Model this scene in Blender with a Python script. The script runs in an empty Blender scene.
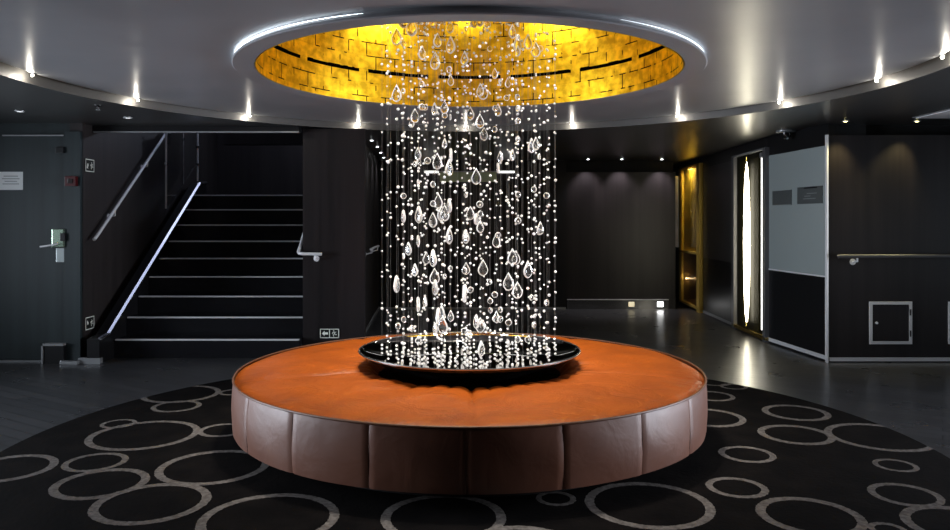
import bpy, bmesh, math, random
from mathutils import Vector, Matrix

random.seed(11)
PI = math.pi
S = bpy.context.scene
C = S.collection

# ------------------------------------------------------------------ camera
F = 757.0                      # focal length in pixels of the 950x530 frame
CX, HY, EYE = 469.5, 221.0, 1.373
cam = bpy.data.cameras.new('camera')
cam.sensor_width = 36.0
cam.lens = F / 950 * 36.0
cam.shift_x = (475 - CX) / 950
cam.shift_y = (HY - 265) / 950
cam.clip_start = 0.05
camo = bpy.data.objects.new('camera', cam)
C.objects.link(camo)
camo.location = (0, 0, EYE)
camo.rotation_euler = (PI / 2, 0, 0)
S.camera = camo

# ------------------------------------------------------------------ world, exposure
w = bpy.data.worlds.new('world')
S.world = w
w.use_nodes = True
w.node_tree.nodes['Background'].inputs[0].default_value = (0.75, 0.85, 1, 1)
w.node_tree.nodes['Background'].inputs[1].default_value = 0.02
S.view_settings.view_transform = 'Standard'
S.view_settings.look = 'None'
S.view_settings.exposure = 0.0
S.view_settings.gamma = 1.0
S.view_settings.use_curve_mapping = False


def light(name, kind, loc, energy, col=(1, 1, 1), target=None, **kw):
    L = bpy.data.lights.new(name, kind)
    L.energy = energy
    L.color = col
    for k, v in kw.items():
        setattr(L, k, v)
    o = bpy.data.objects.new(name, L)
    C.objects.link(o)
    o.location = loc
    if target is not None:
        d = Vector(target) - Vector(loc)
        o.rotation_euler = d.to_track_quat('-Z', 'Y').to_euler()
    return o


MID = Vector((0, 5.0, 0))       # axis of seat, dish, chandelier, dome
# lamps set in the top of the gold dome, shining down through the crystals
for k in range(10):
    a = 2 * PI * (k + .5) / 10
    light('dome_downlight', 'SPOT', (MID.x + .78 * math.cos(a), MID.y + .78 * math.sin(a), 3.2), 122,
          (1, .93, .84), (MID.x + .72 * math.cos(a), MID.y + .72 * math.sin(a), 0),
          spot_size=math.radians(58), spot_blend=.8, shadow_soft_size=.03)
# lamps washing the gold wall of the dome
for a in (38, 62, 90, 118, 142, 200, 250, 290, 340):
    r = math.radians(a)
    light('dome_wash', 'SPOT', (MID.x + 1.16 * math.cos(r), MID.y + 1.16 * math.sin(r), 3.2),
          (120 if a in (62, 118) else 15), (1, .95, .70), (MID.x + 1.36 * math.cos(r), MID.y + 1.36 * math.sin(r), 2.55),
          spot_size=math.radians(110), spot_blend=1, shadow_soft_size=.04)
# cool side fill for the seat flanks and the ceiling
# windows added out of view at both ends of the foyer carry it
light('side_fill_left', 'AREA', (-6.45, 4.4, 1.25), 150, (.80, .88, 1), (0, 4.4, 1.25), shape='RECTANGLE', size=2.6, size_y=1.7, spread=math.radians(98))
light('side_fill_right', 'AREA', (6.45, 4.4, 1.25), 105, (.84, .89, 1), (0, 4.4, 1.25), shape='RECTANGLE', size=2.6, size_y=1.7, spread=math.radians(80))
light('stair_cap_fill', 'AREA', (-3.45, 9.4, 4.1), 9, (.62, .70, 1), (-3.45, 9.4, 0), shape='RECTANGLE', size=.3, size_y=3.4)  # unseen strip added above the stairs so the stringer cap gleams
light('stair_fill_low', 'AREA', (-2.2, 10.9, 3.3), 12, (.70, .78, 1), (-2.3, 8.5, .6), shape='DISK', size=.4)  # unseen fill added to brighten nosings and risers


# ------------------------------------------------------------------ materials
def mat(name, col, rough=.5, metal=0.0, spec=.5, coat=0.0, emit=None, strength=0, trans=0.0, ior=1.45):
    m = bpy.data.materials.new(name)
    m.use_nodes = True
    b = m.node_tree.nodes['Principled BSDF']
    b.inputs['Base Color'].default_value = (*col, 1)
    b.inputs['Roughness'].default_value = rough
    b.inputs['Metallic'].default_value = metal
    b.inputs['Specular IOR Level'].default_value = spec
    b.inputs['Coat Weight'].default_value = coat
    b.inputs['Coat Roughness'].default_value = .12
    b.inputs['Transmission Weight'].default_value = trans
    b.inputs['IOR'].default_value = ior
    if emit:
        b.inputs['Emission Color'].default_value = (*emit, 1)
        b.inputs['Emission Strength'].default_value = strength
    return m


def nodes(m):
    return m.node_tree.nodes, m.node_tree.links, m.node_tree.nodes['Principled BSDF']


def N(nt, kind, **kw):
    n = nt.nodes.new(kind)
    for k, v in kw.items():
        setattr(n, k, v)
    return n


def ramp(nt, fac, stops):
    r = nt.nodes.new('ShaderNodeValToRGB')
    e = r.color_ramp.elements
    while len(e) < len(stops):
        e.new(.5)
    for el, (p, c) in zip(e, stops):
        el.position = p
        el.color = (*c, 1) if len(c) == 3 else c
    nt.links.new(fac, r.inputs[0])
    return r.outputs[0]


def math_node(nt, op, a, b=None, c=None):
    n = nt.nodes.new('ShaderNodeMath')
    n.operation = op
    for i, v in enumerate((a, b, c)):
        if v is None:
            continue
        if isinstance(v, (int, float)):
            n.inputs[i].default_value = v
        else:
            nt.links.new(v, n.inputs[i])
    return n.outputs[0]


def bump(nt, bsdf, height, dist=.01, strength=.5):
    bn = nt.nodes.new('ShaderNodeBump')
    bn.inputs['Strength'].default_value = strength
    bn.inputs['Distance'].default_value = dist
    nt.links.new(height, bn.inputs['Height'])
    nt.links.new(bn.outputs[0], bsdf.inputs['Normal'])


def laminate(name, dark, lite, rough=.38, scale=(9, 9, .25)):
    """dark wood laminate: fine vertical grain"""
    m = mat(name, lite, rough)
    nt = m.node_tree
    ns, ln, b = nodes(m)
    tc = N(nt, 'ShaderNodeTexCoord')
    mp = N(nt, 'ShaderNodeMapping')
    mp.inputs['Scale'].default_value = scale
    ln.new(tc.outputs['Object'], mp.inputs[0])
    nz = N(nt, 'ShaderNodeTexNoise')
    nz.inputs['Scale'].default_value = 1.0
    nz.inputs['Detail'].default_value = 6
    nz.inputs['Roughness'].default_value = .65
    ln.new(mp.outputs[0], nz.inputs['Vector'])
    ln.new(ramp(nt, nz.outputs[0], [(.3, dark), (.7, lite)]), b.inputs['Base Color'])
    return m


M = {}
M['wood'] = laminate('dark_wood_laminate', (.0085, .0068, .0074), (.022, .0172, .018))
M['wood_door'] = laminate('blue_black_door_laminate', (.016, .024, .0265), (.028, .042, .046), .42, (6, 6, .2))
M['wood_brown'] = laminate('brown_black_laminate', (.016, .013, .013), (.032, .026, .025), .55)
M['black'] = mat('black_lacquer', (.008, .008, .009), .35)
M['black_matt'] = mat('black_matt', (.006, .006, .006), .8)
M['riser'] = mat('black_gloss_riser', (.010, .010, .012), .22)
M['steel'] = mat('brushed_steel', (.80, .81, .83), .45, .3)
M['steel_dull'] = mat('dull_steel', (.34, .35, .36), .42, .5)
M['rail_dark'] = mat('gunmetal_rail', (.20, .20, .21), .4, .6)
M['chrome'] = mat('polished_steel', (.75, .76, .78), .12, 1)
M['gold_frame'] = mat('gold_frame', (.80, .56, .12), .35, .35)
M['brass'] = mat('brass', (.75, .52, .12), .25, 1)
M['red'] = mat('dark_red_plastic', (.07, .006, .008), .4)
M['paper'] = mat('white_paper', (.88, .92, .92), .7)
M['grey_ink'] = mat('grey_ink', (.35, .37, .38), .7)
M['sign_white'] = mat('sign_white', (.90, .94, .86), .5)
M['sign_black'] = mat('sign_black', (.01, .012, .01), .4)
M['plaque'] = mat('dark_grey_plaque', (.085, .095, .095), .35)
M['plaque_lite'] = mat('pale_plaque_edge', (.22, .25, .25), .35)
M['grey_panel'] = mat('grey_green_panel', (.30, .345, .345), .45)
M['grey_dark_panel'] = mat('smoky_panel', (.045, .043, .042), .30)
M['ceil_outer'] = mat('dark_glossy_ceiling', (.045, .045, .044), .28, .0, 1)
M['lens'] = mat('lamp_lens', (1, 1, 1), .4, emit=(1, .93, .78), strength=24)
M['lens_warm'] = mat('warm_lamp_lens', (1, 1, 1), .4, emit=(1, .86, .35), strength=18)
M['lens_cool'] = mat('cool_lamp_lens', (1, 1, 1), .4, emit=(.95, .96, 1), strength=14)
M['tube'] = mat('tube_lamp_glow', (1, 1, 1), .4, emit=(1, .92, .70), strength=17)
M['tube_dim'] = mat('slim_tube_glow', (1, 1, 1), .4, emit=(1, .98, .92), strength=2.2)
M['glass'] = mat('clear_glass', (.95, .98, .98), .02, trans=1, ior=1.45)
M['gold_reflector'] = mat('olive_gold_reflector', (.020, .017, .005), .6, 0, .05)

# ceiling: grey satin metallic lacquer
m = mat('grey_satin_ceiling', (.40, .40, .42), .32, 0, 1.0)
M['ceiling'] = m
nt = m.node_tree
ns, ln, b = nodes(m)
tc = N(nt, 'ShaderNodeTexCoord')
nz = N(nt, 'ShaderNodeTexNoise')
nz.inputs['Scale'].default_value = 1.3
nz.inputs['Detail'].default_value = 3
ln.new(tc.outputs['Object'], nz.inputs['Vector'])
ln.new(ramp(nt, nz.outputs[0], [(.3, (.215, .22, .235)), (.7, (.26, .265, .28))]), b.inputs['Base Color'])
bump(nt, b, nz.outputs[0], .02, .25)

# floor: dark glossy planks
m = mat('dark_plank_floor', (.03, .03, .032), .22, 0, .6)
M['floor'] = m
nt = m.node_tree
ns, ln, b = nodes(m)
tc = N(nt, 'ShaderNodeTexCoord')
mp = N(nt, 'ShaderNodeMapping')
mp.inputs['Rotation'].default_value = (0, 0, math.radians(32))
ln.new(tc.outputs['Object'], mp.inputs[0])
br = N(nt, 'ShaderNodeTexBrick')
br.inputs['Color1'].default_value = (.036, .037, .040, 1)
br.inputs['Color2'].default_value = (.052, .052, .055, 1)
br.inputs['Mortar'].default_value = (.012, .012, .012, 1)
br.inputs['Scale'].default_value = 1
br.inputs['Mortar Size'].default_value = .003
br.inputs['Brick Width'].default_value = 1.1
br.inputs['Row Height'].default_value = .11
ln.new(mp.outputs[0], br.inputs['Vector'])
ln.new(br.outputs['Color'], b.inputs['Base Color'])
nz = N(nt, 'ShaderNodeTexNoise')
nz.inputs['Scale'].default_value = 3
ln.new(mp.outputs[0], nz.inputs['Vector'])
ln.new(math_node(nt, 'MULTIPLY_ADD', nz.outputs[0], .10, .24), b.inputs['Roughness'])
bump(nt, b, br.outputs['Fac'], -.002, .4)

# gold leaf tiles
m = mat('gold_leaf_tiles', (.9, .55, .06), .36, 1)
M['gold'] = m
nt = m.node_tree
ns, ln, b = nodes(m)
tc = N(nt, 'ShaderNodeTexCoord')
uv = tc.outputs['UV']
br = N(nt, 'ShaderNodeTexBrick')
br.offset = .5
br.inputs['Scale'].default_value = 1
br.inputs['Mortar Size'].default_value = .0045
br.inputs['Mortar'].default_value = (.85, .55, .025, 1)
br.inputs['Mortar Smooth'].default_value = .0
br.inputs['Brick Width'].default_value = .168
br.inputs['Row Height'].default_value = .108
br.inputs['Color1'].default_value = (.98, .66, .030, 1)
br.inputs['Color2'].default_value = (.88, .56, .022, 1)
ln.new(uv, br.inputs['Vector'])
nz = N(nt, 'ShaderNodeTexNoise')
nz.inputs['Scale'].default_value = 9.5
nz.inputs['Detail'].default_value = 1
ln.new(uv, nz.inputs['Vector'])
gap = math_node(nt, 'MULTIPLY', br.outputs['Fac'], math_node(nt, 'GREATER_THAN', nz.outputs[0], .515))
nz2 = N(nt, 'ShaderNodeTexNoise')
nz2.inputs['Scale'].default_value = 14
nz2.inputs['Detail'].default_value = 5
ln.new(uv, nz2.inputs['Vector'])
mx = N(nt, 'ShaderNodeMix', data_type='RGBA', blend_type='MULTIPLY')
mx.inputs[0].default_value = .6
ln.new(br.outputs['Color'], mx.inputs[6])
ln.new(ramp(nt, nz2.outputs[0], [(.38, (.30, .24, .16)), (.62, (1, 1, 1))]), mx.inputs[7])
mx2 = N(nt, 'ShaderNodeMix', data_type='RGBA')
ln.new(gap, mx2.inputs[0])
ln.new(mx.outputs[2], mx2.inputs[6])
mx2.inputs[7].default_value = (.03, .015, .004, 1)
ln.new(mx2.outputs[2], b.inputs['Base Color'])
bump(nt, b, nz2.outputs[0], .004, .35)

# leather
def leather(name, c0, c1, rough, spec, wrinkle):
    m = mat(name, c1, rough, 0, spec)
    nt = m.node_tree
    ns, ln, b = nodes(m)
    tc = N(nt, 'ShaderNodeTexCoord')
    nz = N(nt, 'ShaderNodeTexNoise')
    nz.inputs['Scale'].default_value = 4
    nz.inputs['Detail'].default_value = 5
    ln.new(tc.outputs['Object'], nz.inputs['Vector'])
    ln.new(ramp(nt, nz.outputs[0], [(.3, c0), (.7, c1)]), b.inputs['Base Color'])
    nf = N(nt, 'ShaderNodeTexNoise')
    nf.inputs['Scale'].default_value = 5
    nf.inputs['Detail'].default_value = 7
    nf.inputs['Distortion'].default_value = .8
    ln.new(tc.outputs['Object'], nf.inputs['Vector'])
    bump(nt, b, nf.outputs[0], .05, wrinkle)
    return m


M['leather'] = leather('orange_tan_leather', (.205, .040, .0010), (.30, .062, .0018), .45, .28, .45)
M['leather_shaded'] = leather('orange_tan_leather_shaded', (.115, .038, .018), (.145, .048, .022), .44, .9, .10)  # same leather, darker: shade of the seat sides put into the colour
M['piping'] = mat('brown_piping', (.10, .035, .012), .5)

# black dish
M['dish'] = mat('black_mirror_glaze', (.002, .002, .002), .03, 0, .9, coat=1, ior=1.9)
M['dish_rim'] = mat('pale_rim_edge', (.6, .58, .55), .25, 1)

# crystals
m = bpy.data.materials.new('white_sparkle_crystal')  # sparkle of lit crystal put in as plain white, for beads and bevels
m.use_nodes = True
nt = m.node_tree
nt.nodes.clear()
out = N(nt, 'ShaderNodeOutputMaterial')
df = N(nt, 'ShaderNodeBsdfDiffuse')
df.inputs[0].default_value = (.95, .94, .92, 1)
tl = N(nt, 'ShaderNodeBsdfTranslucent')
tl.inputs[0].default_value = (.95, .94, .92, 1)
gl = N(nt, 'ShaderNodeBsdfGlossy')
gl.inputs['Roughness'].default_value = .2
m1 = N(nt, 'ShaderNodeMixShader')
m1.inputs[0].default_value = .5
nt.links.new(df.outputs[0], m1.inputs[1])
nt.links.new(tl.outputs[0], m1.inputs[2])
m2 = N(nt, 'ShaderNodeMixShader')
m2.inputs[0].default_value = .12
nt.links.new(m1.outputs[0], m2.inputs[1])
nt.links.new(gl.outputs[0], m2.inputs[2])
nt.links.new(m2.outputs[0], out.inputs[0])
M['bead'] = m
m = bpy.data.materials.new('cut_crystal')
m.use_nodes = True
nt = m.node_tree
nt.nodes.clear()
out = N(nt, 'ShaderNodeOutputMaterial')
g = N(nt, 'ShaderNodeBsdfGlass')
g.inputs['IOR'].default_value = 1.55
g.inputs['Roughness'].default_value = .02
tl = N(nt, 'ShaderNodeBsdfTranslucent')
tl.inputs[0].default_value = (.9, .9, .9, 1)
ms = N(nt, 'ShaderNodeMixShader')
ms.inputs[0].default_value = .03
nt.links.new(g.outputs[0], ms.inputs[1])
nt.links.new(tl.outputs[0], ms.inputs[2])
nt.links.new(ms.outputs[0], out.inputs[0])
M['crystal'] = m
M['wire'] = mat('clear_thread', (.22, .22, .22), .4)


# ------------------------------------------------------------------ helpers
def obj(name, bm, m=None, parent=None, smooth=False, loc=None):
    me = bpy.data.meshes.new(name)
    bmesh.ops.recalc_face_normals(bm, faces=bm.faces[:])
    if smooth:
        for f in bm.faces:
            f.smooth = True
    bm.to_mesh(me)
    bm.free()
    if isinstance(m, (list, tuple)):
        for x in m:
            me.materials.append(x)
    elif m:
        me.materials.append(m)
    if smooth:
        try:
            me.set_sharp_from_angle(angle=math.radians(40))
        except Exception:
            pass
    o = bpy.data.objects.new(name, me)
    C.objects.link(o)
    if loc is not None:
        o.location = loc
    if parent:
        o.parent = parent
    return o


def thing(name, label, cat, loc=(0, 0, 0), rotz=0, group=None):
    o = bpy.data.objects.new(name, None)
    C.objects.link(o)
    o.empty_display_size = .1
    o.location = loc
    o.rotation_euler = (0, 0, rotz)
    return tag(o, label, cat, group)


def tag(o, label, cat, group=None):
    o['label'] = label
    o['category'] = cat
    if group:
        o['group'] = group
    return o


def struct(name, bm, m, smooth=False, parent=None):
    o = obj(name, bm, m, parent, smooth)
    if parent is None:
        o['kind'] = 'structure'
    return o


def box(bm, x0, x1, y0, y1, z0, z1, bev=0.0, mi=0):
    b = bmesh.new() if bev else bm
    vs = [b.verts.new(p) for p in ((x0, y0, z0), (x1, y0, z0), (x1, y1, z0), (x0, y1, z0),
                                   (x0, y0, z1), (x1, y0, z1), (x1, y1, z1), (x0, y1, z1))]
    fs = [b.faces.new([vs[i] for i in q]) for q in
          ((3, 2, 1, 0), (4, 5, 6, 7), (0, 1, 5, 4), (1, 2, 6, 5), (2, 3, 7, 6), (3, 0, 4, 7))]
    for f in fs:
        f.material_index = mi
    if bev:
        bmesh.ops.bevel(b, geom=b.edges[:], offset=bev, segments=2, affect='EDGES', profile=.7)
        for f in b.faces:
            f.material_index = mi
        me = bpy.data.meshes.new('tmp')
        b.to_mesh(me)
        b.free()
        bm.from_mesh(me)
        bpy.data.meshes.remove(me)
    return bm


def BX(*a, **k):
    return box(bmesh.new(), *a, **k)


def lathe(prof, n=96, close=False, c=(0, 0), bm=None, mi=0):
    """revolve (r, z) profile about the vertical through c"""
    bm = bm or bmesh.new()
    rings = []
    for r, z in prof:
        if r < 1e-6:
            rings.append([bm.verts.new((c[0], c[1], z))])
        else:
            rings.append([bm.verts.new((c[0] + r * math.cos(2 * PI * k / n), c[1] + r * math.sin(2 * PI * k / n), z))
                          for k in range(n)])
    pairs = list(zip(rings, rings[1:])) + ([(rings[-1], rings[0])] if close else [])
    for A, B in pairs:
        for k in range(n):
            j = (k + 1) % n
            if len(A) == 1 and len(B) == 1:
                continue
            if len(A) == 1:
                f = bm.faces.new((A[0], B[k], B[j]))
            elif len(B) == 1:
                f = bm.faces.new((A[k], A[j], B[0]))
            else:
                f = bm.faces.new((A[k], A[j], B[j], B[k]))
            f.material_index = mi
    return bm


def tube(pts, r, n=10, bm=None, cap=True):
    bm = bm or bmesh.new()
    pts = [Vector(p) for p in pts]
    rs = r if isinstance(r, (list, tuple)) else [r] * len(pts)
    prev = None
    up = None
    for i, p in enumerate(pts):
        t = (pts[min(i + 1, len(pts) - 1)] - pts[max(i - 1, 0)]).normalized()
        if up is None:
            up = t.orthogonal().normalized()
        else:
            up = (up - t * up.dot(t)).normalized()
        s = t.cross(up)
        ring = [bm.verts.new(p + (up * math.cos(2 * PI * k / n) + s * math.sin(2 * PI * k / n)) * rs[i]) for k in range(n)]
        if prev:
            for k in range(n):
                bm.faces.new((prev[k], prev[(k + 1) % n], ring[(k + 1) % n], ring[k]))
        elif cap:
            bm.faces.new(ring[::-1])
        prev = ring
    if cap:
        bm.faces.new(prev)
    return bm


def prism(poly, z0, z1, bm=None):
    bm = bm or bmesh.new()
    a = [bm.verts.new((x, y, z0)) for x, y in poly]
    b = [bm.verts.new((x, y, z1)) for x, y in poly]
    bm.faces.new(a[::-1])
    bm.faces.new(b)
    n = len(poly)
    for i in range(n):
        j = (i + 1) % n
        bm.faces.new((a[i], a[j], b[j], b[i]))
    return bm


def slab(A, B, z0, z1, t0, t1, bm=None):
    """upright slab along the ground line A-B; t0..t1 = distance to the left of A->B"""
    A, B = Vector(A), Vector(B)
    d = (B - A).normalized()
    n = Vector((-d.y, d.x))
    return prism([tuple(A + n * t0), tuple(B + n * t0), tuple(B + n * t1), tuple(A + n * t1)], z0, z1, bm)


def plate_local(poly, y0, y1):
    """extrude an (x, z) polygon along y"""
    bm = bmesh.new()
    a = [bm.verts.new((x, y0, z)) for x, z in poly]
    b = [bm.verts.new((x, y1, z)) for x, z in poly]
    bm.faces.new(a)
    bm.faces.new(b[::-1])
    n = len(poly)
    for i in range(n):
        j = (i + 1) % n
        bm.faces.new((a[j], a[i], b[i], b[j]))
    return bm


# ------------------------------------------------------------------ setting: floor, ceiling, walls
FY = 7.37
struct('floor', BX(-6.6, 6.6, -3.2, 13.4, -.12, 0), M['floor'])

DISC_C = (-.04, 5.0)
DISC_R, RIM_R, Z_DISC, Z_OUT = 2.92, 2.985, 2.372, 2.325
DOME_R, RING_R, Z_RING = 1.36, 1.50, 2.332
# grey round ceiling (annulus round the dome)
bm = bmesh.new()
n = 160
rows = []
for (cx, r, z) in ((0, RING_R - .05, Z_DISC + .03), (0, RING_R - .05, Z_DISC), (-.02, 2.2, Z_DISC), (DISC_C[0], DISC_R - .01, Z_DISC),
                   (DISC_C[0], DISC_R, Z_DISC + .006), (DISC_C[0], DISC_R, Z_DISC + .03)):
    rows.append([bm.verts.new((cx + r * math.cos(2 * PI * k / n), 5 + r * math.sin(2 * PI * k / n), z)) for k in range(n)])
for A, B in list(zip(rows, rows[1:])) + [(rows[-1], rows[0])]:
    for k in range(n):
        bm.faces.new((A[k], A[(k + 1) % n], B[(k + 1) % n], B[k]))
struct('ceiling', bm, M['ceiling'])
# metal rim of the step and the dark shadow gap over it
struct('trim_1', lathe([(DISC_R - .12, 2.47), (RIM_R + .012, 2.47), (RIM_R + .012, Z_OUT - .006), (RIM_R + .03, Z_OUT - .006),
                        (RIM_R + .03, 2.5), (DISC_R - .12, 2.5)], 160, True, DISC_C), mat('grey_rim', (.075, .072, .068), .5, 0), True)
# ring around the dome with a hollow curved outer flank
struct('trim_2', lathe([(DOME_R + .008, Z_RING + .03), (DOME_R + .008, Z_RING), (RING_R - .006, Z_RING - .002), (RING_R, Z_RING + .004),
                        (RING_R - .004, Z_RING + .012), (RING_R - .016, Z_RING + .02), (RING_R - .02, Z_RING + .03), (RING_R - .02, Z_DISC + .03), (DOME_R + .008, Z_DISC + .03)],
                       160, True, (0, 5)), M['ceiling'], True)
ring_trim = bpy.data.objects['trim_2']
for a0, a1, st in ((140, 250, 6.0), (300, 385, 1.8)):  # thin glowing arcs added on the ring flank, thickest mid-length
    aa = [a0 + (a1 - a0) * q / 30 for q in range(31)]
    obj('glow_arc', tube([(1.482 * math.cos(math.radians(a)), 5 + 1.482 * math.sin(math.radians(a)), Z_RING + .031) for a in aa],
                           [.0004 + .0036 * math.sin(PI * q / 30) for q in range(31)], 6),
        mat('cool_glow_arc', (1, 1, 1), .5, emit=(.80, .92, 1), strength=st), ring_trim)
# lower dark ceiling round about
out_poly = [(-6.6, -3.2), (6.6, -3.2), (6.6, 13.4), (-1.71, 13.4), (-1.71, 7.56), (-6.6, 7.56)]


def ray_out(a):
    d = Vector((math.cos(a), math.sin(a)))
    best = 1e9
    for i in range(len(out_poly)):
        p, q = Vector(out_poly[i]), Vector(out_poly[(i + 1) % len(out_poly)])
        e = q - p
        den = d.x * e.y - d.y * e.x
        if abs(den) < 1e-9:
            continue
        v = p - Vector(DISC_C)
        t = (v.x * e.y - v.y * e.x) / den
        s = (v.x * d.y - v.y * d.x) / den
        if t > 0 and -1e-6 <= s <= 1 + 1e-6:
            best = min(best, t)
    return best


angs = sorted([2 * PI * k / 160 for k in range(160)] +
              [math.atan2(y - DISC_C[1], x - DISC_C[0]) % (2 * PI) for x, y in out_poly])
bm = bmesh.new()
ri, ro, rj = [], [], []
for a in angs:
    t = ray_out(a)
    for lst, r, z in ((ri, RIM_R + .02, Z_OUT), (ro, t, Z_OUT), (rj, t, Z_OUT + .1)):
        lst.append(bm.verts.new((DISC_C[0] + r * math.cos(a), DISC_C[1] + r * math.sin(a), z)))
for k in range(len(angs)):
    j = (k + 1) % len(angs)
    bm.faces.new((ri[k], ri[j], ro[j], ro[k]))
    bm.faces.new((ro[k], ro[j], rj[j], rj[k]))
o = struct('ceiling_lower', bm, M['ceil_outer'])
# gold dome
bm = bmesh.new()
uvl = bm.loops.layers.uv.new('UVMap')
n = 128
zs = (Z_RING + .001, 2.6, 2.9, 3.3)
rings = [[bm.verts.new((DOME_R * math.cos(2 * PI * k / n), 5 + DOME_R * math.sin(2 * PI * k / n), z)) for k in range(n)] for z in zs]
for i in range(3):
    for k in range(n):
        j = (k + 1) % n
        f = bm.faces.new((rings[i][k], rings[i + 1][k], rings[i + 1][j], rings[i][j]))
        f.smooth = True
        for l, (kk, zz) in zip(f.loops, ((k, zs[i]), (k, zs[i + 1]), (k + 1, zs[i + 1]), (k + 1, zs[i]))):
            l[uvl].uv = (kk / n * 2 * PI * DOME_R, zz)
me = bpy.data.meshes.new('ceiling_dome')
bm.to_mesh(me)
bm.free()
me.materials.append(M['gold'])
dome = bpy.data.objects.new('ceiling_dome', me)
C.objects.link(dome)
dome['kind'] = 'structure'
obj('dome_cap', lathe([(0, 3.26), (DOME_R, 3.26), (DOME_R, 3.3), (0, 3.3)], 96, True, (0, 5)), M['brass'], dome)
for k in range(10):     # lamps let into the top of the dome
    a = 2 * PI * (k + .5) / 10
    c = (.78 * math.cos(a), 5 + .78 * math.sin(a))
    lm = obj('lamp', lathe([(0, 3.235), (.045, 3.235), (.045, 3.262), (0, 3.262)], 20, False, c), mat('dome_lamp_lens', (1, 1, 1), .4, emit=(1, .93, .84), strength=10) if k == 0 else bpy.data.materials['dome_lamp_lens'], dome)
for k in range(14):     # black ventilation slots let into the gold wall
    a0 = math.radians(90 + 25.714 * k - 11.1)
    a1 = math.radians(90 + 25.714 * k + 11.1)
    bm = bmesh.new()
    prev = None
    for q in range(9):
        a = a0 + (a1 - a0) * q / 8
        ring = [bm.verts.new((r * math.cos(a), 5 + r * math.sin(a), z)) for r, z in
                ((DOME_R - .003, 2.566), (DOME_R - .003, 2.591), (DOME_R + .03, 2.591), (DOME_R + .03, 2.566))]
        if prev:
            for i in range(4):
                bm.faces.new((prev[i], prev[(i + 1) % 4], ring[(i + 1) % 4], ring[i]))
        else:
            bm.faces.new(ring)
        prev = ring
    bm.faces.new(prev[::-1])
    obj('slot', bm, mat('void_black', (.0006, .0005, .0004), .9, 0, 0), dome)

# walls.  Ground plan in metres, X right, Y away from the camera.
ZT = 2.21                       # top of the wall panels, dark recess above
LX = -3.77                      # stair side wall
struct('wall_left', BX(-6.6, LX - .02, FY + .01, FY + .15, 0, ZT + .3), M['wood_door'])
struct('wall_stair_left', BX(LX - .12, LX, FY, 12.6, 0, 4.2), M['wood_brown'])
struct('wall_stair_back', BX(LX, -1.71, 11.3, 11.4, 0, 4.2), M['wood_brown'])
struct('ceiling_stair', BX(LX - .1, -1.4, 7.5, 12.6, 4.2, 4.3), M['black'])
struct('trim_3', BX(LX, -1.71, 7.565, 7.70, 2.268, 2.6), M['black'])
struct('trim_4', BX(LX + .02, -1.705, 7.545, 7.575, 2.254, 2.268), M['steel_dull'])
struct('trim_5', BX(LX + .55, -1.71, 9.9, 10.05, 2.375, 2.60), M['wood_brown'])
struct('wall_pillar', prism([(-1.70, 7.72), (-1.066, 7.72), (-1.08, 7.9), (-1.24, 8.4), (-1.69, 8.6), (-1.70, 8.6)], 0, 2.316), M['wood'])
struct('wall_stair_right', BX(-1.70, -1.66, 7.9, 12.4, 0, 4.2), M['wood_brown'])
struct('wall_corridor', slab((-1.24, 8.4), (-1.42, 11.9), 0, Z_OUT + .02, 0, .1), M['wood_brown'])
struct('wall_center', BX(-1.55, 1.51, 11.8, 12.0, 0, Z_OUT + .02), M['black'])
struct('wall_back', BX(1.51, 3.21, 11.8, 11.9, .0, 2.137), M['wood'])
struct('wall_back_recess', BX(1.51, 3.21, 11.93, 11.98, 0, Z_OUT + .02), M['black_matt'])
K0, K1, K2 = (3.49, 7.37), (3.385, 8.6), (3.56, 13.3)     # right side wall, kinked
struct('wall_right_side', prism([K0, K1, K2, (3.9, 13.3), (3.9, 7.45), (3.6, 7.45)], 0, Z_OUT + .01), M['black'])
struct('wall_right', BX(3.50, 6.6, FY, FY + .1, 0, ZT), M['wood'])
struct('wall_right_recess', BX(3.5, 6.6, FY + .16, FY + .2, 0, Z_OUT + .02), M['black_matt'])
struct('wall_far_left', BX(-6.7, -6.6, -3.2, 7.5, 0, Z_OUT + .05), M['wood'])
struct('wall_far_right', BX(6.6, 6.7, -3.2, 7.5, 0, Z_OUT + .05), M['wood'])
struct('wall_rear', BX(-6.6, 6.6, -3.3, -3.2, 0, Z_OUT + .05), M['wood'])
for nm, x0, x1 in (('added_window_1', -6.6, -6.52), ('added_window_2', 6.52, 6.6)):  # added out of view to carry the side fill
    wf = BX(x0, x1, 2.6, 2.7, .3, 2.2)
    for a in ((2.7, 6.1, .3, .4), (2.7, 6.1, 2.1, 2.2), (6.1, 6.2, .3, 2.2), (3.8, 3.86, .4, 2.1), (4.95, 5.01, .4, 2.1)):
        box(wf, x0, x1, *a)
    wo = struct(nm, wf, M['black'])
    obj('pane', BX(x0 + .03, x1 - .03, 2.7, 6.1, .4, 2.1), mat('fill_pane', (.4, .45, .5), .2, emit=(.8, .9, 1), strength=.5), wo)  # glowing pane of the added window, part of the side fill
struct('baseboard_left', BX(-6.6, -4.02, FY - .012, FY + .01, 0, .022), M['steel_dull'])
struct('baseboard_right', BX(3.50, 6.6, FY - .015, FY, .01, .045), M['steel'])
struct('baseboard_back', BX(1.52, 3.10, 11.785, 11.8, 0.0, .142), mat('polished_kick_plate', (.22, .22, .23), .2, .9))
for x, c, st in ((2.97, (1, 1, 1), 8), (2.52, (1, .85, .5), .7)):  # bright reflections in the kick plate put in as small glowing pads
    obj('plate_glint', BX(x - .045, x + .045, 11.770, 11.786, .040, .115, bev=.0075), mat('plate_glint_glow', (1, 1, 1), .4, emit=c, strength=st), bpy.data.objects['baseboard_back'])
struct('trim_9', BX(1.52, 3.10, 11.78, 11.8, .142, .155), M['steel'])
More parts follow.
